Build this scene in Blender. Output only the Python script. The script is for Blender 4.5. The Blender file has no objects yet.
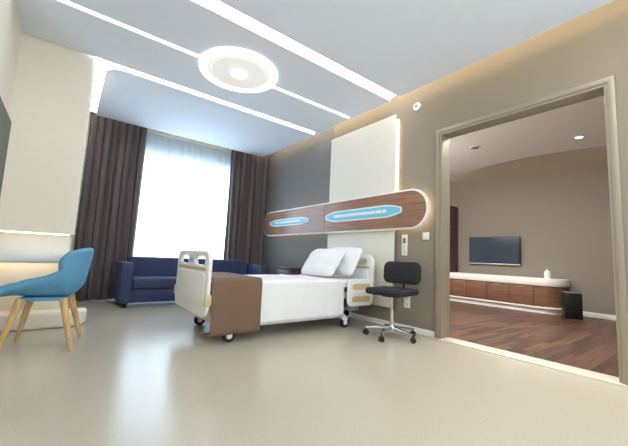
import bpy, bmesh, math, random
from mathutils import Vector, Matrix
random.seed(4)
SC = bpy.context.scene
COL = SC.collection
PI = math.pi
SC.view_settings.view_transform = 'Standard'

# ------------------------------------------------------------------ materials
def lin(c):
    return tuple(((v/255)/12.92 if v/255 <= 0.04045 else ((v/255+0.055)/1.055)**2.4) for v in c) + (1,)

def mat(name, col, rough=0.5, metal=0.0, var=0.06, scale=8.0, bump=0.0, bscale=60.0, stretch=(1,1,1), sheen=0, coat=0, spec=0.5):
    m = bpy.data.materials.new(name); m.use_nodes = True
    nt = m.node_tree; N = nt.nodes; L = nt.links
    b = N['Principled BSDF']
    b.inputs['Roughness'].default_value = rough
    b.inputs['Metallic'].default_value = metal
    b.inputs['Specular IOR Level'].default_value = spec
    if sheen: b.inputs['Sheen Weight'].default_value = sheen
    if coat: b.inputs['Coat Weight'].default_value = coat; b.inputs['Coat Roughness'].default_value = .1
    tc = N.new('ShaderNodeTexCoord'); mp = N.new('ShaderNodeMapping'); mp.inputs['Scale'].default_value = stretch
    L.new(tc.outputs['Object'], mp.inputs['Vector'])
    nz = N.new('ShaderNodeTexNoise'); nz.inputs['Scale'].default_value = scale; nz.inputs['Detail'].default_value = 4
    L.new(mp.outputs['Vector'], nz.inputs['Vector'])
    rp = N.new('ShaderNodeValToRGB'); c = lin(col)
    rp.color_ramp.elements[0].position = .3; rp.color_ramp.elements[1].position = .7
    rp.color_ramp.elements[0].color = tuple(v*(1-var) for v in c[:3])+(1,)
    rp.color_ramp.elements[1].color = tuple(min(1, v*(1+var)) for v in c[:3])+(1,)
    L.new(nz.outputs['Fac'], rp.inputs['Fac']); L.new(rp.outputs['Color'], b.inputs['Base Color'])
    if bump:
        n2 = N.new('ShaderNodeTexNoise'); n2.inputs['Scale'].default_value = bscale
        L.new(mp.outputs['Vector'], n2.inputs['Vector'])
        bp = N.new('ShaderNodeBump'); bp.inputs['Strength'].default_value = bump; bp.inputs['Distance'].default_value = .01
        L.new(n2.outputs['Fac'], bp.inputs['Height']); L.new(bp.outputs['Normal'], b.inputs['Normal'])
    return m

def emis(name, col, s, base=.9):
    m = bpy.data.materials.new(name); m.use_nodes = True
    nt = m.node_tree; b = nt.nodes['Principled BSDF']
    b.inputs['Base Color'].default_value = (base, base, base, 1)
    b.inputs['Emission Color'].default_value = lin(col); b.inputs['Emission Strength'].default_value = s
    return m

def wood(name, col, dark, scale=(1, 1, 1), rough=.4, freq=5):
    m = bpy.data.materials.new(name); m.use_nodes = True
    nt = m.node_tree; N = nt.nodes; L = nt.links; b = N['Principled BSDF']; b.inputs['Roughness'].default_value = rough
    tc = N.new('ShaderNodeTexCoord'); mp = N.new('ShaderNodeMapping'); mp.inputs['Scale'].default_value = scale
    L.new(tc.outputs['Object'], mp.inputs['Vector'])
    nz = N.new('ShaderNodeTexNoise'); nz.inputs['Scale'].default_value = freq; nz.inputs['Detail'].default_value = 6
    nz.inputs['Distortion'].default_value = .6
    L.new(mp.outputs['Vector'], nz.inputs['Vector'])
    rp = N.new('ShaderNodeValToRGB'); rp.color_ramp.elements[0].color = lin(dark); rp.color_ramp.elements[1].color = lin(col)
    rp.color_ramp.elements[0].position = .35; rp.color_ramp.elements[1].position = .65
    L.new(nz.outputs['Fac'], rp.inputs['Fac']); L.new(rp.outputs['Color'], b.inputs['Base Color'])
    return m

def plank_floor(name):
    m = bpy.data.materials.new(name); m.use_nodes = True
    nt = m.node_tree; N = nt.nodes; L = nt.links; b = N['Principled BSDF']; b.inputs['Roughness'].default_value = .4
    tc = N.new('ShaderNodeTexCoord')
    br = N.new('ShaderNodeTexBrick'); br.inputs['Scale'].default_value = 1
    br.inputs['Brick Width'].default_value = .6; br.inputs['Row Height'].default_value = .068; br.inputs['Mortar Size'].default_value = .0025
    br.inputs['Color1'].default_value = lin((112, 82, 67)); br.inputs['Color2'].default_value = lin((74, 52, 44)); br.inputs['Mortar'].default_value = lin((40, 26, 22))
    L.new(tc.outputs['Object'], br.inputs['Vector'])
    nz = N.new('ShaderNodeTexNoise'); mp = N.new('ShaderNodeMapping'); mp.inputs['Scale'].default_value = (2, 30, 1); nz.inputs['Scale'].default_value = 2
    L.new(tc.outputs['Object'], mp.inputs['Vector']); L.new(mp.outputs['Vector'], nz.inputs['Vector'])
    mx = N.new('ShaderNodeMixRGB'); mx.blend_type = 'OVERLAY'; mx.inputs['Fac'].default_value = .35
    L.new(br.outputs['Color'], mx.inputs['Color1']); L.new(nz.outputs['Fac'], mx.inputs['Color2'])
    L.new(mx.outputs['Color'], b.inputs['Base Color'])
    return m

def sheer_mat():
    m = bpy.data.materials.new('sheer_fabric'); m.use_nodes = True
    nt = m.node_tree; N = nt.nodes; L = nt.links
    out = N['Material Output']; N.remove(N['Principled BSDF'])
    tr = N.new('ShaderNodeBsdfTransparent'); tl = N.new('ShaderNodeBsdfTranslucent'); df = N.new('ShaderNodeBsdfDiffuse')
    tl.inputs['Color'].default_value = (.76, .88, 1, 1); df.inputs['Color'].default_value = (.72, .81, .92, 1)
    wv = N.new('ShaderNodeTexNoise'); wv.inputs['Scale'].default_value = 3
    m1 = N.new('ShaderNodeMixShader'); m1.inputs[0].default_value = .32
    L.new(tl.outputs[0], m1.inputs[1]); L.new(df.outputs[0], m1.inputs[2])
    m2 = N.new('ShaderNodeMixShader'); mr = N.new('ShaderNodeMapRange'); mr.inputs[3].default_value = .80; mr.inputs[4].default_value = .88
    L.new(wv.outputs['Fac'], mr.inputs[0]); L.new(mr.outputs[0], m2.inputs[0])
    L.new(tr.outputs[0], m2.inputs[1]); L.new(m1.outputs[0], m2.inputs[2]); L.new(m2.outputs[0], out.inputs['Surface'])
    return m

MT = dict(
    floor=mat('vinyl_floor', (186, 177, 159), .23, var=.09, scale=120, bump=.012, bscale=30),
    ceil=mat('ceiling_daylight_tint', (230, 236, 244), .8, var=.01),  # slight blue in the colour stands in for cool daylight
    ceilw=mat('ceiling_white', (240, 239, 235), .8, var=.01),
    taupe=mat('taupe_wallcovering', (146, 135, 118), .7, var=.04, scale=120, bump=.03, bscale=200),
    slate=mat('grey_wallcovering', (118, 115, 113), .7, var=.04, scale=120, bump=.03, bscale=200),  # greyer, darker tone than the rest of this wall
    taupe2=mat('brown_wallcovering', (136, 128, 118), .7, var=.03, scale=120),
    cream=mat('cream_paint', (240, 231, 212), .6, var=.01),
    white=mat('white_lacquer', (240, 238, 232), .35, var=.01),
    sill=mat('pale_threshold_stone', (206, 198, 180), .5, var=.04, scale=30),
    plastic=mat('white_bed_plastic', (242, 241, 238), .35, var=.01),
    beige=mat('beige_bed_trim', (210, 188, 150), .4, var=.03),
    grey=mat('grey_plastic', (120, 122, 124), .45, var=.03),
    linen=mat('white_linen', (240, 240, 240), .85, var=.015, bump=.1, bscale=25),
    runner=mat('brown_runner_fabric', (122, 96, 77), .85, var=.05, scale=60, bump=.06, bscale=200),
    pad=mat('cream_padding', (226, 221, 208), .65, var=.02, bump=.03, bscale=120),
    curtain=mat('brown_curtain_fabric', (106, 92, 90), .8, var=.08, scale=30, stretch=(1, 1, .1), bump=.05, bscale=200, sheen=.2),
    navy=mat('navy_upholstery', (54, 64, 98), .75, var=.08, scale=60, bump=.06, bscale=250),
    blue=mat('blue_upholstery', (96, 158, 194), .75, var=.07, scale=70, bump=.05, bscale=250),
    cyan=mat('cyan_panel', (118, 200, 224), .35, var=.03),
    oak=wood('oak_wood', (220, 184, 128), (196, 156, 98), (8, 8, 1), .45),
    walnut=wood('walnut_panel', (162, 120, 95), (134, 97, 77), (1, 1, 14), .28, 3),
    darkwood=wood('dark_wood', (84, 60, 50), (58, 42, 36), (1, 1, 10), .4, 4),
    reddrawer=wood('red_brown_wood', (138, 98, 74), (114, 80, 60), (1, 1, 14), .35, 3),
    planks=plank_floor('dark_plank_floor'),
    black=mat('black_fabric', (28, 28, 32), .7, var=.1, scale=80),
    blackp=mat('black_plastic', (20, 20, 22), .4, var=.05),
    screen=mat('television_screen', (52, 68, 80), .15, var=.05),
    darkscreen=mat('dark_television_screen', (22, 22, 24), .4, var=.05),
    chrome=mat('chrome_metal', (215, 215, 215), .14, 1.0, var=.02),
    silver=mat('silver_trim', (206, 208, 210), .3, .3, var=.02),
    steel=mat('brushed_frame_metal', (160, 149, 132), .38, .25, var=.03, scale=60, stretch=(20, 20, 1)),
    winframe=mat('window_frame_metal', (130, 144, 162), .4, var=.02),
    rubber=mat('dark_rubber', (40, 40, 42), .7, var=.05),
    sheer=sheer_mat(),
    strip=emis('light_strip_white', (244, 248, 255), 7.5),
    ring=emis('lamp_ring_white', (248, 250, 255), 1.8),
    disc=emis('lamp_disc_cream', (255, 242, 220), .36, .76),
    bulb=emis('lamp_centre_white', (255, 250, 240), 1.3),
    warm=emis('warm_cove_strip', (255, 232, 192), 9),
    warm2=emis('warm_back_light', (255, 228, 178), 3),
    warm3=emis('warm_edge_light', (255, 230, 182), 6),
    niche=emis('niche_light', (255, 244, 224), 4),
    under=emis('under_desk_light', (255, 244, 226), 5),
    down=emis('downlight_glow', (255, 246, 230), 6),
)

# ------------------------------------------------------------------ mesh builder
class MB:
    def __init__(s, o=(0, 0, 0)):
        s.bm = bmesh.new(); s.o = Vector(o)
    def _add(s, t, M=None):
        if M is not None: bmesh.ops.transform(t, matrix=M, verts=t.verts)
        me = bpy.data.meshes.new('t'); t.to_mesh(me); t.free(); s.bm.from_mesh(me); bpy.data.meshes.remove(me)
        return s
    def box(s, x0, x1, y0, y1, z0, z1, bev=0, seg=2, M=None):
        t = bmesh.new(); bmesh.ops.create_cube(t, size=1)
        bmesh.ops.scale(t, vec=(x1-x0, y1-y0, z1-z0), verts=t.verts)
        bmesh.ops.translate(t, vec=((x0+x1)/2, (y0+y1)/2, (z0+z1)/2), verts=t.verts)
        if bev: bmesh.ops.bevel(t, geom=list(t.edges), offset=bev, segments=seg, profile=.5, affect='EDGES')
        return s._add(t, M)
    def tube(s, p, q, r0, r1=None, n=14, M=None):
        p = Vector(p); q = Vector(q); r1 = r0 if r1 is None else r1
        t = bmesh.new(); d = q-p
        bmesh.ops.create_cone(t, cap_ends=True, segments=n, radius1=r0, radius2=r1, depth=d.length)
        R = d.to_track_quat('Z', 'Y').to_matrix().to_4x4()
        bmesh.ops.transform(t, matrix=Matrix.Translation((p+q)/2) @ R, verts=t.verts)
        return s._add(t, M)
    def path(s, pts, r, n=10, M=None):
        for a, b in zip(pts[:-1], pts[1:]):
            s.tube(a, b, r, n=n, M=M)
        for a in pts[1:-1]: s.ball(a, r, M=M)
        return s
    def ball(s, c, r, sc=(1, 1, 1), M=None):
        t = bmesh.new(); bmesh.ops.create_uvsphere(t, u_segments=14, v_segments=9, radius=r)
        bmesh.ops.scale(t, vec=sc, verts=t.verts); bmesh.ops.translate(t, vec=c, verts=t.verts)
        return s._add(t, M)
    def lathe(s, prof, c=(0, 0, 0), n=40, M=None):
        t = bmesh.new(); rings = []
        for r, z in prof:
            if r < 1e-6: rings.append([t.verts.new((c[0], c[1], c[2]+z))])
            else: rings.append([t.verts.new((c[0]+r*math.cos(2*PI*k/n), c[1]+r*math.sin(2*PI*k/n), c[2]+z)) for k in range(n)])
        for a, b in zip(rings[:-1], rings[1:]):
            for k in range(n):
                k2 = (k+1) % n
                if len(a) == 1 and len(b) == 1: continue
                if len(a) == 1: t.faces.new((a[0], b[k2], b[k]))
                elif len(b) == 1: t.faces.new((a[k], a[k2], b[0]))
                else: t.faces.new((a[k], a[k2], b[k2], b[k]))
        bmesh.ops.recalc_face_normals(t, faces=t.faces)
        return s._add(t, M)
    def prism(s, poly, fn, h0, h1, bev=0, M=None, seg=2):
        # poly list of 2-D points, fn(p, q, h) -> 3-D point
        t = bmesh.new()
        a = [t.verts.new(fn(p, q, h0)) for p, q in poly]; b = [t.verts.new(fn(p, q, h1)) for p, q in poly]
        t.faces.new(a); f = t.faces.new(list(reversed(b))); n = len(poly)
        for k in range(n): t.faces.new((a[k], b[k], b[(k+1) % n], a[(k+1) % n]))
        bmesh.ops.recalc_face_normals(t, faces=t.faces)
        if bev:
            ed = [e for e in t.edges if len(e.link_faces) == 2 and any(len(F.verts) == n for F in e.link_faces)]
            bmesh.ops.bevel(t, geom=ed, offset=bev, segments=seg, profile=.5, affect='EDGES')
        return s._add(t, M)
    def grid(s, fn, nu, nv, M=None, closed=False):
        t = bmesh.new()
        V = [[t.verts.new(fn(i/nu, j/nv)) for j in range(nv+1)] for i in range(nu+1)]
        for i in range(nu):
            for j in range(nv): t.faces.new((V[i][j], V[i+1][j], V[i+1][j+1], V[i][j+1]))
        if closed: bmesh.ops.remove_doubles(t, verts=t.verts, dist=1e-5)
        bmesh.ops.recalc_face_normals(t, faces=t.faces)
        return s._add(t, M)
    def build(s, name, m, parent=None, smooth=True, kind=None, **kw):
        me = bpy.data.meshes.new(name)
        bmesh.ops.translate(s.bm, vec=-s.o, verts=s.bm.verts)
        s.bm.to_mesh(me); s.bm.free()
        if smooth:
            for p in me.polygons: p.use_smooth = True
            try: me.set_sharp_from_angle(angle=math.radians(38))
            except Exception: pass
        me.materials.append(MT[m] if isinstance(m, str) else m)
        o = bpy.data.objects.new(name, me); COL.objects.link(o)
        if parent: o.parent = parent
        else: o.location = s.o
        if kind: o['kind'] = kind
        for k, v in kw.items(): o[k] = v
        return o

def thing(name, label, cat, loc=(0, 0, 0), rz=0, group=None):
    o = bpy.data.objects.new(name, None); o.empty_display_size = .1; COL.objects.link(o)
    o.location = loc; o.rotation_euler = (0, 0, rz); o['label'] = label; o['category'] = cat
    if group: o['group'] = group
    return o

def rrect(a0, a1, b0, b1, r, n=8, corners=(1, 1, 1, 1)):
    P = []
    for k, (cx, cy, s) in enumerate(((a1-r, b1-r, 0), (a0+r, b1-r, 1), (a0+r, b0+r, 2), (a1-r, b0+r, 3))):
        if corners[k]:
            for i in range(n+1):
                an = s*PI/2 + i/n*PI/2
                P.append((cx+r*math.cos(an), cy+r*math.sin(an)))
        else:
            P.append(((a1, a0, a0, a1)[s], (b1, b1, b0, b0)[s]))
    return P
XY = lambda p, q, h: (p, q, h)
YZ = lambda p, q, h: (h, p, q)
XZ = lambda p, q, h: (p, h, q)

def cut(ob, cutter):
    # carve real openings into a mesh, then drop the cutter
    md = ob.modifiers.new('c', 'BOOLEAN'); md.operation = 'DIFFERENCE'; md.object = cutter; md.solver = 'EXACT'
    bpy.context.view_layer.update()
    dg = bpy.context.evaluated_depsgraph_get()
    me = bpy.data.meshes.new_from_object(ob.evaluated_get(dg))
    ob.modifiers.clear(); ob.data = me
    bpy.data.objects.remove(cutter, do_unlink=True)

# ------------------------------------------------------------------ camera
H0 = .8558
yaw, pit, rol, f = .6515, .1068, .0454, 322.6
fw = Vector((math.sin(yaw)*math.cos(pit), math.cos(yaw)*math.cos(pit), math.sin(pit)))
r_ = Vector((math.cos(yaw), -math.sin(yaw), 0)); u_ = r_.cross(fw)
r2 = math.cos(rol)*r_ + math.sin(rol)*u_; u2 = -math.sin(rol)*r_ + math.cos(rol)*u_
cd = bpy.data.cameras.new('camera'); cam = bpy.data.objects.new('camera', cd); COL.objects.link(cam)
cd.sensor_fit = 'HORIZONTAL'; cd.sensor_width = 36; cd.lens = 36*f/628; cd.clip_start = .05
M3 = Matrix((r2, u2, -fw)).transposed()
cam.matrix_world = Matrix.Translation((0, 0, H0)) @ M3.to_4x4()
SC.camera = cam

# ------------------------------------------------------------------ room constants
D = 3.4755; D2 = 3.62; YW = 6.6; XL = -.57; YF = -1.3; H = 3.0; HU = 3.24
DY0, DY1, DZ = .587, 2.086, 2.407
AX = 7.75; AY0, AY1 = -.6, 5.4

# ------------------------------------------------------------------ structure
MB().box(XL-.1, D, YF-.1, YW+.15, -.08, 0).build('floor', 'floor', kind='structure')
MB().box(D+.0, AX+.1, AY0-.1, AY1+.1, -.08, -.001).build('floor', 'planks', kind='structure')
wr = MB(); wr.box(D, D2, DY1, 4.10, 0, HU); wr.box(D, D2, YF, DY0, 0, HU); wr.box(D, D2, DY0, DY1, DZ, HU)
wr.build('wall_right', 'taupe', kind='structure')
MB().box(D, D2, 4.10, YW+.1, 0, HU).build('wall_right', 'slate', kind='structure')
def holed(name, m, x0, x1, y0, y1, ox0, ox1, oz0, oz1):
    q = MB(); q.box(x0, ox0, y0, y1, 0, HU); q.box(ox1, x1, y0, y1, 0, HU)
    q.box(ox0, ox1, y0, y1, 0, oz0); q.box(ox0, ox1, y0, y1, oz1, HU)
    q.build(name, m, kind='structure')
WX0, WX1, WZ0, WZ1 = .55, 2.95, .12, 2.68
holed('wall_back', 'cream', XL, D, YW, YW+.15, WX0, WX1, WZ0, WZ1)
FX0, FX1, FZ0, FZ1 = .1, 2.7, 1.0, 2.6  # unseen opening behind the camera, added for soft frontal fill
holed('wall_front', 'cream', XL-.1, D2, YF-.1, YF, FX0, FX1, FZ0, FZ1)
MB().box(XL-.1, XL, YF, YW+.1, 0, HU).build('wall_left', 'cream', kind='structure')
# column unit beside the window: upper block, recessed lower block
cb = MB(); cb.prism(rrect(XL, .0666, 4.3127, 5.35, .04, 6, (0, 0, 0, 1)), XY, .985, HU); cb.box(XL, .05, 4.62, 5.35, 0, .985)
cb.build('wall_alcove', 'cream', kind='structure')
# adjoining room
MB().box(AX, AX+.1, AY0, AY1, 0, H+.3).build('wall_adjoining_back', 'taupe2', kind='structure')
MB().box(D2, AX, AY1, AY1+.1, 0, H+.3).build('wall_adjoining_left', 'taupe2', kind='structure')
MB().box(D2, AX, AY0-.1, AY0, 0, H+.3).build('wall_adjoining_right', 'taupe2', kind='structure')
MB().box(D2, AX+.1, AY0-.1, AY1+.1, H+.3, H+.38).build('ceiling', 'ceilw', kind='structure')
# lower curved soffit of the adjoining ceiling
def sofx(t):
    q = min(1, max(0, (t-.12)/.76)); return AX-.14-.6*math.sin(q*PI)**1.3
P = [(D2, AY0)] + [(sofx(i/40), AY0+(AY1-AY0)*i/40) for i in range(41)] + [(D2, AY1)]
MB().prism(P, XY, H, H+.05).build('ceiling', 'ceilw', kind='structure')
MB().box(AX-.015, AX, AY0, 1.95, 0, .09, .004).build('baseboard_adjoining', 'white', kind='structure')
# main ceiling
MB().box(XL-.1, D2, YF-.1, YW+.15, HU, HU+.08).build('ceiling', 'ceilw', kind='structure')
XE = 3.27; zc0, zc1 = H, H+.04
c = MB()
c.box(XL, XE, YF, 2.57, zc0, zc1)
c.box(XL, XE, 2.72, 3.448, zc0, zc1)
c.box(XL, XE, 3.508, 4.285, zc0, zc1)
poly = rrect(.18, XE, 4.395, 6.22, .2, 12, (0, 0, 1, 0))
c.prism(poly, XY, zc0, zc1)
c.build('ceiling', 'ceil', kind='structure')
# baseboard and threshold
MB().box(D-.014, D, DY1+.07, YW, 0, .07, .003).build('baseboard_right', 'white', kind='structure')
MB().box(D-.07, D2, DY0-.1, DY1+.1, -.01, .012, .004).build('trim_1', 'sill', kind='structure')
MB().box(D-.014, D, YF, DY0-.07, 0, .07, .003).build('baseboard_right', 'white', kind='structure')
# door frame: stepped U-shaped casing
def Ushape(w, e):
    return [(DY0-w, .012), (DY0-w, DZ+w), (DY1+w, DZ+w), (DY1+w, .012), (DY1-e, .012), (DY1-e, DZ-e), (DY0+e, DZ-e), (DY0+e, .012)]
dr_ = MB().prism(Ushape(.062, -.014), YZ, D-.030, D+.02, .004)
dr_.prism(Ushape(.03, .01), YZ, D-.018, D2+.022, .004)
dr_.build('door_1', 'steel', kind='structure')
# window behind the sheer, then frame of the added fill opening
t_ = .06
wn = MB()
wn.box(WX0, WX1, YW+.04, YW+.1, WZ0, WZ0+t_); wn.box(WX0, WX1, YW+.04, YW+.1, WZ1-t_, WZ1)
for x in (WX0, 1.30, WX1-t_): wn.box(x, x+t_, YW+.04, YW+.1, WZ0, WZ1)
wn.build('window_1', 'winframe', kind='structure')
wn = MB()
wn.box(FX0, FX1, YF-.08, YF-.03, FZ0, FZ0+t_); wn.box(FX0, FX1, YF-.08, YF-.03, FZ1-t_, FZ1)
for x in (FX0, 1.5, FX1-t_): wn.box(x, x+t_, YF-.08, YF-.03, FZ0, FZ1)
wn.build('fill_window_added', 'winframe', kind='structure')

# ------------------------------------------------------------------ ceiling lights
def strip(label, boxes, m='strip', name='ceiling_light_strip', group=None):
    o = MB((boxes[0][0], boxes[0][2], boxes[0][4]))
    for b in boxes: o.box(*b)
    kw = dict(label=label, category='light strip')
    return o.build(name, m, smooth=False, **kw)
LX, LY, LR = 1.42, 3.45, .45
strip('broad white light strip nearest the doorway, running across the ceiling to the wall', [(XL, XE, 2.57, 2.72, zc1+.001, zc1+.02)])
strip('thin white light strip on the window-left side of the round ceiling lamp', [(XL, LX-LR+.02, 3.448, 3.508, zc1+.001, zc1+.02)])
strip('thin white light strip between the round ceiling lamp and the headboard wall', [(LX+LR-.02, XE, 3.448, 3.508, zc1+.001, zc1+.02)])
strip('L-shaped light strip bending around the ceiling panel nearest the curtains', [(.03, XE, 4.285, 4.395, zc1+.001, zc1+.02), (.06, .18, 4.395, 6.2, zc1+.001, zc1+.02)])
strip('warm hidden cove light strip along the top of the headboard wall', [(3.13, 3.22, YF+.1, 6.2, zc1+.001, zc1+.03)], 'warm', 'cove_light_strip')
lamp = thing('ceiling_lamp', 'large round flush ceiling lamp with glowing ring and cream disc', 'ceiling lamp', (LX, LY, H))
MB().lathe([(.45, -.001), (.45, -.025), (.43, -.034), (.375, -.034), (.36, -.022), (.36, -.001)]).build('outer_ring', 'ring', lamp)
MB().lathe([(.36, -.001), (.355, -.02), (.33, -.008), (.318, -.028), (.30, -.034), (.285, -.026), (0, -.024)]).build('diffuser_disc', 'disc', lamp)
MB().lathe([(.09, -.024), (.09, -.045), (.06, -.055), (0, -.058)]).build('centre_light', 'bulb', lamp)

# ------------------------------------------------------------------ headboard wall
pp = thing('padded_wall_panel', 'tall cream padded panel on the wall behind the bed head', 'wall panel', (D, 3.41, 0))
o = (D, 3.41, 0)
for z0, z1 in ((.25, 1.50), (1.50, 2.87)):
    MB(o).box(D-.06, D-.03, 2.735, 4.095, z0+.001, z1-.001, .01, 3).build('padding', 'pad', pp)
MB(o).box(D-.03, D, 2.80, 4.06, .28, 2.85).build('backing_board', 'white', pp)
MB(o).box(D-.028, D-.004, 2.722, 2.742, 1.50, 2.80).build('back_light', 'warm3', pp)

def stad(y0, y1, z0, z1, r0, r1, n=14):
    # rounded at y0 end if r0, y1 end if r1
    r = (z1-z0)/2*.98
    return rrect(y0, y1, z0, z1, r, n, (r1, r0, r0, r1))
def taper(y0, y1, zc, h):
    # long bar with tapering, softly rounded ends
    L = y1-y0; k = min(.24, L*.2); up = []
    for i in range(15):
        a = i/14; sm_ = math.sin(a*PI/2)
        up.append((y0+k*a, h*(.55+.45*sm_)))
    ends = [(y0-.05*math.cos(b), h*.55*math.sin(b)) for b in [0, PI/8, PI/4, 3*PI/8]]
    left = ends+up
    right = [(y0+y1-p, q) for p, q in reversed(left)]
    top = left+right
    P = [(p, zc+q) for p, q in top]
    P += [(p, zc-q) for p, q in reversed(top[1:-1])]
    return P
def bedhead(y0, y1, ra, rb, label, ins, sockets, hh):
    loc = (D, (y0+y1)/2, 1.25); t = thing('bedhead_service_panel', label, 'wall panel', loc)
    z0, z1 = 1.258, 1.768
    g = lambda k: stad(y0+(k if ra else .004), y1-(k if rb else .004), z0+k, z1-k, ra, rb)
    MB(loc).box(D-.062, D, y0+.2, y1-.2, z0+.14, z1-.14).build('mounting', 'white', t)
    MB(loc).prism(g(.03), YZ, D-.066, D-.055).build('back_light', 'warm2', t)
    MB(loc).prism(g(0), YZ, D-.125, D-.066, .01).build('edge_trim', 'white', t)
    MB(loc).prism(g(.024), YZ, D-.131, D-.12).build('wood_face', 'walnut', t)
    i0, i1 = ins
    zc = (z0+z1)/2
    MB(loc).prism(taper(i0, i1, zc, hh), YZ, D-.137, D-.128).build('inset_border', 'white', t)
    MB(loc).prism(taper(i0+.022, i1-.022, zc, hh-.018), YZ, D-.140, D-.13).build('inset_panel', 'cyan', t)
    MB(loc).prism(rrect(i0+.20, i1-.18, zc-.02, zc+.02, .019, 8), YZ, D-.148, D-.135, .004).build('equipment_rail', 'white', t)
    for y in sockets:
        k = MB(loc).tube((D-.153, y, zc), (D-.139, y, zc), .013, n=16).build('gas_outlet', 'silver', t)
    return t
bedhead(2.185, 4.095, 1, 0, 'wood bedhead panel with cyan inset, directly above the pillows', (2.60, 4.03), (2.86, 2.98, 3.70), .086)
bedhead(4.105, 6.2, 0, 1, 'wood bedhead panel with cyan inset, beside the right curtain', (4.60, 5.86), (4.9, 5.5, 5.62), .070)

sm = thing('smoke_detector', 'small round white detector high on the wall left of the doorway', 'detector', (D, 2.43, 2.88))
RX = Matrix.Rotation(-PI/2, 4, 'Y')
MB().lathe([(.055, 0), (.055, .02), (.04, .035), (0, .038)], M=RX).build('body', 'white', sm)
MB().lathe([(.018, .036), (.014, .046), (0, .047)], M=RX).build('sensor', 'grey', sm)

def plate(name, label, y, z, w, h, cat, kind):
    t = thing(name, label, cat, (D, y, z))
    MB().box(-.012, 0, -w/2, w/2, -h/2, h/2, .003).build('plate', 'white', t)
    if kind == 'switch':
        for k in (-1, 1): MB().box(-.017, -.010, k*.02-.016, k*.02+.016, -.028, .028, .002).build('rocker', 'white', t)
    elif kind == 'panel':
        MB().box(-.016, -.010, -.024, .024, .02, .09, .002).build('display', 'grey', t)
        for k in (0, 1, 2): MB().tube((-.016, 0, -.02-k*.035), (-.010, 0, -.02-k*.035), .012).build('button', 'beige', t)
    else:
        for k in (-1, 1):
            s = MB().box(-.015, -.010, -.03, .03, k*.038-.03, k*.038+.03, .002).build('socket', 'white', t)
            for j in (-1, 1): MB().box(-.0165, -.013, j*.011-.003, j*.011+.003, k*.038-.01, k*.038+.01).build('slot', 'blackp', s)
plate('control_panel', 'tall narrow white wall control panel above the black office chair', 2.60, 1.07, .085, .27, 'control panel', 'panel')
plate('light_switch', 'small square white switch between the control panel and the door frame', 2.29, 1.18, .09, .09, 'switch', 'switch')
plate('wall_socket', 'white double wall socket low behind the office chair', 2.55, .37, .09, .175, 'socket', 'socket')

# ------------------------------------------------------------------ curtains
def curtain(x0, x1, label, folds, y=6.38):
    t = thing('curtain', label, 'curtain', ((x0+x1)/2, y, 0)); o = ((x0+x1)/2, y, 0)
    def fn(a, b):
        z = .015+b*3.1
        amp = .055*(1-.35*b)
        return (x0+(x1-x0)*a+.02*math.sin(a*31+b*2), y+amp*math.sin(a*folds*2*PI+.5*math.sin(b*3))+.012*math.sin(a*folds*5.3*PI), z)
    ob = MB(o).grid(fn, folds*14, 12).build('drape', 'curtain', t)
    ob.modifiers.new('s', 'SOLIDIFY').thickness = .004
    MB(o).box(x0, x1, y-.02, y+.02, 3.115, 3.15).build('heading_rail', 'white', t)
curtain(.10, .95, 'brown floor-length curtain left of the window beside the blue chair', 8)
curtain(2.58, 3.45, 'brown floor-length curtain right of the window beside the headboard wall', 8)
o = ((WX0+WX1)/2, 6.52, 0)
sh = thing('sheer_curtain', 'white translucent sheer curtain covering the bright window', 'curtain', o)
MB(o).grid(lambda a, b: (.4+2.7*a, 6.52+.012*math.sin(a*22*2*PI), .03+b*3.0), 220, 4).build('sheer_drape', 'sheer', sh)
MB(o).box(.4, 3.1, 6.50, 6.54, 3.03, 3.06).build('heading_rail', 'white', sh)

# ------------------------------------------------------------------ sofa
so = (1.93, 5.85, 0); X0, X1 = .68, 3.12; Y0, Y1 = 5.45, 6.25
t = thing('sofa', 'long navy blue upholstered sofa in front of the window', 'sofa', so)
MB(so).box(X0+.02, X1-.02, Y0+.03, Y1-.02, .07, .27, .02, 3).build('base', 'navy', t)
for x0, x1 in ((X0, X0+.16), (X1-.16, X1)):
    MB(so).box(x0, x1, Y0, Y1, .06, .66, .035, 5).build('arm', 'navy', t)
MB(so).box(X0+.16, X1-.16, Y1-.24, Y1, .26, .74, .04, 5).build('backrest', 'navy', t)
MB(so).box(X0+.162, X1-.162, Y0+.01, Y1-.24, .27, .43, .03, 5).build('seat_cushion', 'navy', t)
for x in (X0+.1, X1-.1):
    for y in (Y0+.08, Y1-.08): MB(so).tube((x, y, 0), (x, y, .08), .02, .025).build('leg', 'blackp', t)

# ------------------------------------------------------------------ bedside cabinet
o = (3.18, 4.66, 0); t = thing('bedside_cabinet', 'dark brown bedside cabinet between the bed and the sofa', 'bedside cabinet', o)
MB(o).box(2.96, 3.41, 4.42, 4.90, .05, .64, .006).build('body', 'darkwood', t)
MB(o).box(2.94, 3.42, 4.40, 4.92, .64, .67, .008).build('top', 'darkwood', t)
for z0, z1 in ((.08, .34), (.36, .62)):
    dr = MB(o).box(2.945, 2.96, 4.44, 4.88, z0, z1, .004).build('drawer', 'darkwood', t)
    MB(o).path([(2.945, 4.60, (z0+z1)/2+.06), (2.925, 4.60, (z0+z1)/2+.06), (2.925, 4.72, (z0+z1)/2+.06), (2.945, 4.72, (z0+z1)/2+.06)], .006).build('handle', 'chrome', dr)
for x in (3.0, 3.37):
    for y in (4.46, 4.86): MB(o).tube((x, y, 0), (x, y, .05), .02).build('foot', 'blackp', t)

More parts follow.
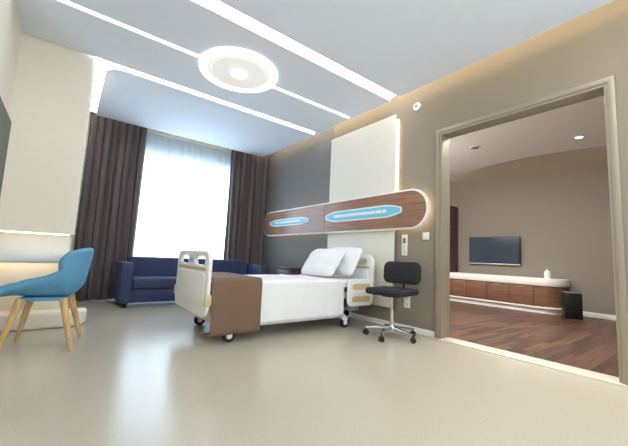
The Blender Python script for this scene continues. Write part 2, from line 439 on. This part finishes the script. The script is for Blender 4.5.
# ------------------------------------------------------------------ hospital bed
BY0, BY1 = 3.0, 4.0; BF, BH = 1.09, 3.32
o = (2.2, 3.5, 0)
bed = thing('hospital_bed', 'white adjustable hospital bed on castors with its head against the padded panel', 'bed', o)
MB(o).box(BF+.08, BH-.07, BY0+.05, BY1-.05, .44, .585, .04, 4).build('mattress', 'grey', bed)
fr = MB(o).box(BF+.05, BH-.05, BY0+.06, BY1-.06, .36, .435, .015)
fr.build('mattress_platform', 'plastic', bed)
b = MB(o).box(1.28, 3.0, BY0+.08, BY0+.16, .12, .22, .012); b.box(1.28, 3.0, BY1-.16, BY1-.08, .12, .22, .012)
b.box(1.28, 1.42, BY0+.08, BY1-.08, .12, .23, .015); b.box(2.80, 3.0, BY0+.08, BY1-.08, .12, .23, .015)
b.build('base_frame', 'plastic', bed)
for x in (1.65, 2.6):
    for y in (BY0+.22, BY1-.22):
        MB(o).tube((x, y, .18), (x+.12, y, .40), .028).build('lift_arm', 'grey', bed)
# foot and head boards: rounded moulded panels with open hand grips
def board(x0, x1, z0, z1, name):
    y0, y1 = BY0-.02, BY1+.03; gz0, gz1 = z1-.14, z1-.055
    bo = MB(o).prism(rrect(y0, y1, z0, z1, .115, 12), YZ, x0, x1, .012, seg=3).build(name, 'plastic', bed)
    ct = MB(o)
    for a, b_ in ((y0+.11, y0+.42), (y1-.42, y1-.11)):
        ct.prism(rrect(a, b_, gz0, gz1, .038, 8), YZ, x0-.1, x1+.1)
    cu = ct.build('cutter', 'plastic', bed)
    cut(bo, cu)
    for p in bo.data.polygons: p.use_smooth = True
    try: bo.data.set_sharp_from_angle(angle=math.radians(38))
    except Exception: pass
    MB(o).prism(rrect(y0+.08, y1-.08, z0+.10, gz0-.07, .07, 8), YZ, x0-.010, x1+.010, .008, seg=3).build('inset_panel', 'plastic', bo)
    MB(o).prism(rrect(y0+.06, y1-.06, gz0-.05, gz0-.022, .012, 4), YZ, x0-.004, x1+.004).build('trim_line', 'beige', bo)
    MB(o).prism(rrect(3.46, 3.55, gz0+.02, gz1-.02, .018, 5), YZ, x0-.004, x1+.004).build('accent_plate', 'cyan', bo)
    for yy in (y0-.010, y1-.036):
        MB(o).box(x0-.014, x1+.014, yy, yy+.046, z0+.11, z0+.22, .014, 3).build('corner_bumper', 'beige', bo)
    return bo
board(BF-.018, BF+.018, .25, .875, 'footboard')
board(BH-.02, BH+.02, .33, .93, 'headboard')
# side rails (lowered)
def rail(x0, x1, y, z0, z1, name='side_rail'):
    r = MB(o).prism(rrect(x0, x1, z0, z1, .07, 8), XZ, y-.018, y+.018, .008).build(name, 'plastic', bed)
    h = (z1-z0)
    for k in (0, 1):
        a = z0+.05+k*(h*.46)
        MB(o).prism(rrect(x0+.06, x1-.06, a, a+h*.22, .032, 6), XZ, y-.020, y+.020).build('rail_opening', 'beige', r)
rail(2.84, 3.28, BY0-.035, .27, .61); rail(2.84, 3.28, BY1+.045, .27, .61)
MB(o).box(2.9, 3.05, BY0-.03, BY0+.08, .21, .28, .01).build('rail_bracket', 'grey', bed)
# castors
for x in (1.34, 2.88):
    for y in (BY0+.07, BY1-.07):
        c_ = MB(o).tube((x, y, .10), (x, y, .16), .022).box(x-.035, x+.045, y-.032, y+.032, .085, .125, .012).build('castor', 'plastic', bed)
        MB(o).tube((x+.012, y-.022, .062), (x+.012, y+.022, .062), .062, n=24).build('wheel', 'rubber', c_)
        MB(o).tube((x+.012, y-.026, .062), (x+.012, y+.026, .062), .03, n=16).build('wheel_hub', 'plastic', c_)

def drape(x0, x1, ya, yb, zt, zba, zbb, off, amp, nu, seed=0, foldk=24):
    ya -= off; yb += off; zt += off; R = .045
    prof = []
    for k in range(13): prof.append((ya, zba+(zt-R-zba)*k/12, 1-k/12))
    for k in range(1, 7): an = k/6*PI/2; prof.append((ya+R-R*math.cos(an), zt-R+R*math.sin(an), 0))
    for k in range(1, 20): prof.append((ya+R+(yb-ya-2*R)*k/20, zt, 0))
    for k in range(0, 7): an = k/6*PI/2; prof.append((yb-R+R*math.sin(an), zt-R+R*math.cos(an), 0))
    for k in range(1, 11): prof.append((yb, zt-R-(zt-R-zbb)*k/10, k/10))
    n = len(prof)-1
    def fn(a, b):
        y, z, h = prof[min(n, int(round(b*n)))]
        x = x0+(x1-x0)*a
        s = -1 if y < (ya+yb)/2 else 1
        y += s*h*(amp*(math.sin(x*foldk+seed)+.5*math.sin(x*foldk*2.3+1+seed))+amp*1.2)
        if h == 0: z += .003*math.sin(x*9+seed)*math.sin(y*7)
        return (x, y, z)
    return fn, n
fn, n = drape(1.14, 2.84, BY0+.045, BY1-.045, .588, .15, .25, .008, .007, 80)
bs = MB((2.0, 3.5, .6)).grid(fn, 90, n).build('bed_sheet', 'linen', label='white sheet draped over the hospital bed and hanging down its side', category='bed sheet')
bs.modifiers.new('s', 'SOLIDIFY').thickness = .006
fn, n = drape(2.842, 3.27, BY0+.045, BY1-.045, .588, .50, .50, .006, .0, 20)
o2 = MB((3.0, 3.5, .6)).grid(fn, 20, n).build('fitted_sheet', 'linen', label='white fitted sheet under the pillows at the bed head', category='bed sheet')
fn, n = drape(1.135, 1.66, BY0+.045, BY1-.045, .588, .085, .34, .034, .009, 40, 1, 21)
rn = MB((1.4, 3.5, .62)).grid(fn, 48, n).build('bed_runner', 'runner', label='brown fabric bed runner draped across the foot of the bed', category='bed runner')
rn.modifiers.new('s', 'SOLIDIFY').thickness = .006

def pillow(loc, rot, label, w=.72, l=.46, th=.18):
    def side(sg):
        def fn(a, b):
            u = 2*a-1; v = 2*b-1
            e = max(0, (1-abs(u)**2.7))**.52*max(0, (1-abs(v)**2.7))**.52
            k = (1-.11*abs(u)**6*abs(v)**3.0)*(1-.04*(1-u*u)*abs(v)**5)
            kk = (1-.11*abs(v)**6*abs(u)**3.0)*(1-.04*(1-v*v)*abs(u)**5)
            return (v*l/2*k, u*w/2*kk, sg*th/2*e*(1+.08*math.sin(u*7+v*4)+.06*math.sin(v*9-u*3)))
        return fn
    m = MB(); m.grid(side(1), 30, 24); m.grid(side(-1), 30, 24)
    bmesh.ops.remove_doubles(m.bm, verts=m.bm.verts, dist=1e-4); bmesh.ops.recalc_face_normals(m.bm, faces=m.bm.faces)
    ob = m.build('pillow', 'linen', label=label, category='pillow'); ob['group'] = 'white pillows on the bed'
    ob.location = loc; ob.rotation_euler = rot
    return ob
pillow((3.125, 3.44, .825), (0, math.radians(-60), 0), 'plump white pillow leaning against the bed headboard, behind the other')
pillow((2.87, 3.53, .80), (0, math.radians(-54), .0), 'plump white pillow in front, nearer the foot of the bed')

# ------------------------------------------------------------------ office chair
oc = thing('office_chair', 'black swivel office chair with chrome five-star base beside the bed', 'chair', (3.03, 2.43, 0), math.radians(192))
MB().box(-.22, .23, -.235, .235, .475, .55, .035, 4).build('seat', 'black', oc)
Mb = Matrix.Translation((-.225, 0, .59)) @ Matrix.Rotation(-.10, 4, 'Y')
MB().prism(rrect(-.235, .235, 0, .265, .075, 8), YZ, -.03, .03, .02, M=Mb).build('backrest', 'black', oc)
MB().path([(-.05, 0, .46), (-.26, 0, .45), (-.30, 0, .51), (-.285, 0, .71)], .014).build('back_support', 'blackp', oc)
MB().tube((0, 0, .10), (0, 0, .30), .026).tube((0, 0, .28), (0, 0, .46), .016).build('gas_lift', 'chrome', oc)
MB().box(-.1, .1, -.08, .08, .45, .478, .008).tube((0, 0, .46), (.02, -.25, .455), .007).build('seat_mechanism', 'blackp', oc)
MB().lathe([(0, .07), (.04, .07), (.045, .10), (.03, .135), (0, .135)]).build('base_hub', 'chrome', oc)
for k in range(5):
    a = k*2*PI/5+.1; p = (math.cos(a)*.29, math.sin(a)*.29)
    MB().tube((math.cos(a)*.03, math.sin(a)*.03, .105), (p[0], p[1], .078), .022, .015).build('base_leg', 'chrome', oc)
    q = MB().tube((p[0], p[1], .05), (p[0], p[1], .085), .009).build('castor', 'blackp', oc)
    nx, ny = -math.sin(a+.7), math.cos(a+.7)
    for s in (-1, 1):
        MB().tube((p[0]+nx*s*.006, p[1]+ny*s*.006, .029), (p[0]+nx*s*.024, p[1]+ny*s*.024, .029), .029, n=18).build('wheel', 'rubber', q)

# ------------------------------------------------------------------ blue chair
bc = thing('armchair', 'blue upholstered bucket chair with splayed oak legs near the white desk', 'chair', (-.07, 3.67, 0), math.radians(170))
def interp(T, a):
    for (a0, *v0), (a1, *v1) in zip(T[:-1], T[1:]):
        if a <= a1+1e-9:
            s = (a-a0)/(a1-a0); s = s*s*(3-2*s)*.35+s*.65
            return [p+(q-p)*s for p, q in zip(v0, v1)]
    return T[-1][1:]
TT = [(0, .30, .455, .225, .02, 0), (.15, .22, .465, .245, .06, 0), (.4, .02, .45, .265, .14, .0), (.58, -.15, .45, .275, .21, .04),
      (.7, -.215, .53, .278, .17, .12), (.85, -.240, .69, .272, .06, .14), (.95, -.252, .80, .264, -.01, .12), (1, -.256, .855, .248, -.045, .10)]
def shell(a, b):
    x, z, w, lift, fwd = interp(TT, a); s = 2*b-1
    return (x+fwd*abs(s)**2.2, w*s*(1-.04*abs(s)**3), z+lift*abs(s)**2.4)
sl = MB().grid(shell, 28, 18).build('seat_shell', 'blue', bc)
md = sl.modifiers.new('s', 'SOLIDIFY'); md.thickness = .065; md.offset = 0
sb = sl.modifiers.new('b', 'SUBSURF'); sb.levels = 1; sb.render_levels = 1
MB().box(-.15, .17, -.15, .15, .395, .425, .012).build('under_frame', 'blue', bc)
for sx in (-1, 1):
    for sy in (-1, 1):
        MB().tube((sx*.235, sy*.23, 0), (sx*.14+.01, sy*.15, .415), .016, .03, n=16).build('leg', 'oak', bc)

# ------------------------------------------------------------------ left side: desk, plinth, television
o = (-.25, 4.33, 0)
dk = thing('wall_desk', 'white curved desk shelf set into the alcove behind the blue chair', 'desk', o)
MB(o).prism(rrect(XL, .065, 4.04, 4.62, .28, 16, (0, 0, 0, 1)), XY, .685, .79, .035, seg=4).build('desktop', 'white', dk)
MB(o).box(XL, .03, 4.60, 4.62, .79, .985).build('splashback', 'white', dk)
MB(o).box(XL+.02, .02, 4.42, 4.45, .972, .984).build('under_light', 'niche', dk)
MB(o).box(XL+.02, -.05, 4.50, 4.56, .676, .686).build('under_light', 'under', dk)
MB(o).prism(rrect(XL, .27, 4.36, 4.615, .2, 14, (0, 0, 0, 1)), XY, 0, .17, .035, seg=4).build('base', 'cream', dk)

tv = thing('television', 'black television on the left wall, seen edge-on', 'television', (XL+.05, 3.2, 1.6))
MB().box(-.005, .035, -.68, .62, -.45, .33, .008).build('casing', 'blackp', tv)
MB().box(.033, .038, -.665, .605, -.43, .315).build('screen', 'darkscreen', tv)
MB().box(-.049, 0, -.2, .2, -.15, .15).build('wall_bracket', 'blackp', tv)

# ------------------------------------------------------------------ adjoining room
o = (7.5, 3.1, 0)
cs = thing('low_console', 'long low white console with wood drawers under the far television', 'console', o)
def cpoly(k): return rrect(7.24+k, AX-.002, 1.96+k, 4.19, .36-k*.6, 14, (0, 0, 1, 0))
MB(o).prism(cpoly(.05), XY, 0, .11).build('plinth', 'white', cs)
MB(o).prism(cpoly(.03), XY, .11, .51).build('body', 'reddrawer', cs)
MB(o).prism(cpoly(0), XY, .51, .66, .03).build('top', 'white', cs)
MB(o).prism(cpoly(.0), XY, .09, .125, .008).build('lower_trim', 'white', cs)
ys = [2.42, 2.86, 3.30, 3.74, 4.18]
for a_, b_ in zip(ys[:-1], ys[1:]):
    q = MB(o).box(7.252, 7.272, a_+.004, b_-.004, .14, .495, .004).build('drawer', 'reddrawer', cs)
    MB(o).box(7.244, 7.254, (a_+b_)/2-.07, (a_+b_)/2+.07, .47, .483).build('handle', 'steel', q)
t = thing('television', 'black flat television mounted on the brown wall above the low console', 'television', (AX, 3.34, 1.2))
MB().box(-.07, -.03, -.545, .545, -.31, .31, .008).build('casing', 'blackp', t)
MB().box(-.074, -.069, -.525, .525, -.275, .29).build('screen', 'screen', t)
MB().box(-.075, -.068, -.545, .545, -.312, -.29, .002).build('lower_edge', 'silver', t)
MB().box(-.04, -.001, -.15, .15, -.12, .12).build('wall_bracket', 'blackp', t)
t = thing('tall_cabinet', 'tall dark wood cabinet at the left end of the low console', 'cabinet', (7.47, 4.55, 0)); o = (7.47, 4.55, 0)
MB(o).box(7.2, AX-.005, 4.2, 4.9, .0, 2.28, .006).build('body', 'darkwood', t)
for y0, y1 in ((4.21, 4.545), (4.555, 4.89)):
    q = MB(o).box(7.182, 7.2, y0, y1, .06, 2.26, .004).build('door', 'darkwood', t)
    MB(o).tube((7.17, (4.5 if y0 < 4.5 else 4.6), 1.0), (7.17, (4.5 if y0 < 4.5 else 4.6), 1.2), .007).build('handle', 'chrome', q)
t = thing('waste_bin', 'square black waste bin on the wood floor at the right end of the console', 'bin', (7.2, 1.82, 0), .5)
m = MB().box(-.125, .125, -.125, .125, 0, .44, .012, 2)
m.build('body', 'blackp', t)
MB().box(-.118, .118, -.118, .118, .44, .452, .004, 2).build('rim', 'grey', t)
t = thing('dispenser_bottle', 'white pump dispenser bottle standing on the far console', 'bottle', (7.48, 2.25, .66))
MB().lathe([(0, 0), (.05, 0), (.055, .01), (.055, .11), (.045, .14), (.02, .155), (.02, .165), (0, .165)]).build('body', 'white', t)
MB().tube((0, 0, .16), (0, 0, .20), .010).box(-.06, .015, -.012, .012, .195, .21, .004).build('pump', 'white', t)
t = thing('downlight', 'small round recessed downlight in the adjoining room ceiling', 'downlight', (6.44, 1.44, H))
MB().lathe([(.075, 0), (.075, -.008), (.05, -.01), (.05, 0)]).build('trim_ring', 'white', t)
MB().lathe([(.05, -.003), (0, -.003)]).build('lens', 'down', t)
t = thing('ceiling_fitting', 'small grey ceiling fitting near the top left of the doorway view', 'ceiling fitting', (5.75, 2.79, H))  # small round fitting with a grey grille
MB().lathe([(.09, 0), (.09, -.012), (.07, -.018), (0, -.02)]).build('trim_ring', 'white', t)
MB().lathe([(.065, -.0185), (.06, -.024), (0, -.026)]).build('grille', 'grey', t)
# hidden cove strip following the curved soffit edge
m = MB((7.3, 2.4, H+.05)); pts = [(sofx(i/30)-.10, AY0+.05+(AY1-AY0-.1)*i/30, H+.07) for i in range(31)]
m.path(pts, .014, 8).build('cove_light_strip', 'warm', label='curved hidden cove light strip above the adjoining room ceiling edge', category='light strip')

# ------------------------------------------------------------------ lights
def area(name, loc, rot, sx, sy, power, col):
    l = bpy.data.lights.new(name, 'AREA'); l.shape = 'RECTANGLE'; l.size = sx; l.size_y = sy; l.energy = power; l.color = col
    o = bpy.data.objects.new(name, l); o.location = loc; o.rotation_euler = rot; COL.objects.link(o); return o
area('room_fill_light', (1.5, .3, 2.97), (0, 0, 0), 3.0, .8, 28, (1, .97, .93))  # added fill, unseen area light below the ceiling
area('adjoining_fill_area', (4.5, 2.4, 2.97), (0, 0, 0), 1.0, 3.0, 165, (1, .98, .95))  # unseen area light added to brighten the adjoining room
l = bpy.data.lights.new('adjoining_fill_point', 'POINT'); l.energy = 100; l.shadow_soft_size = .15; l.color = (1, .98, .95)  # unseen point light added to lift the adjoining ceiling
po = bpy.data.objects.new('adjoining_fill_point', l); po.location = (4.5, 4.3, 2.1); COL.objects.link(po)
p = area('window_portal', (1.75, YW+.16, 1.40), (-PI/2, 0, 0), 2.4, 2.56, 1, (1, 1, 1)); p.data.cycles.is_portal = True
p = area('fill_window_portal', (1.4, YF-.11, 1.8), (PI/2, 0, 0), 2.6, 1.6, 1, (1, 1, 1)); p.data.cycles.is_portal = True  # portal for the added fill opening
w = bpy.data.worlds.new('sky'); SC.world = w; w.use_nodes = True
w.node_tree.nodes['Background'].inputs[0].default_value = (.77, .887, 1, 1)
w.node_tree.nodes['Background'].inputs[1].default_value = 7.4
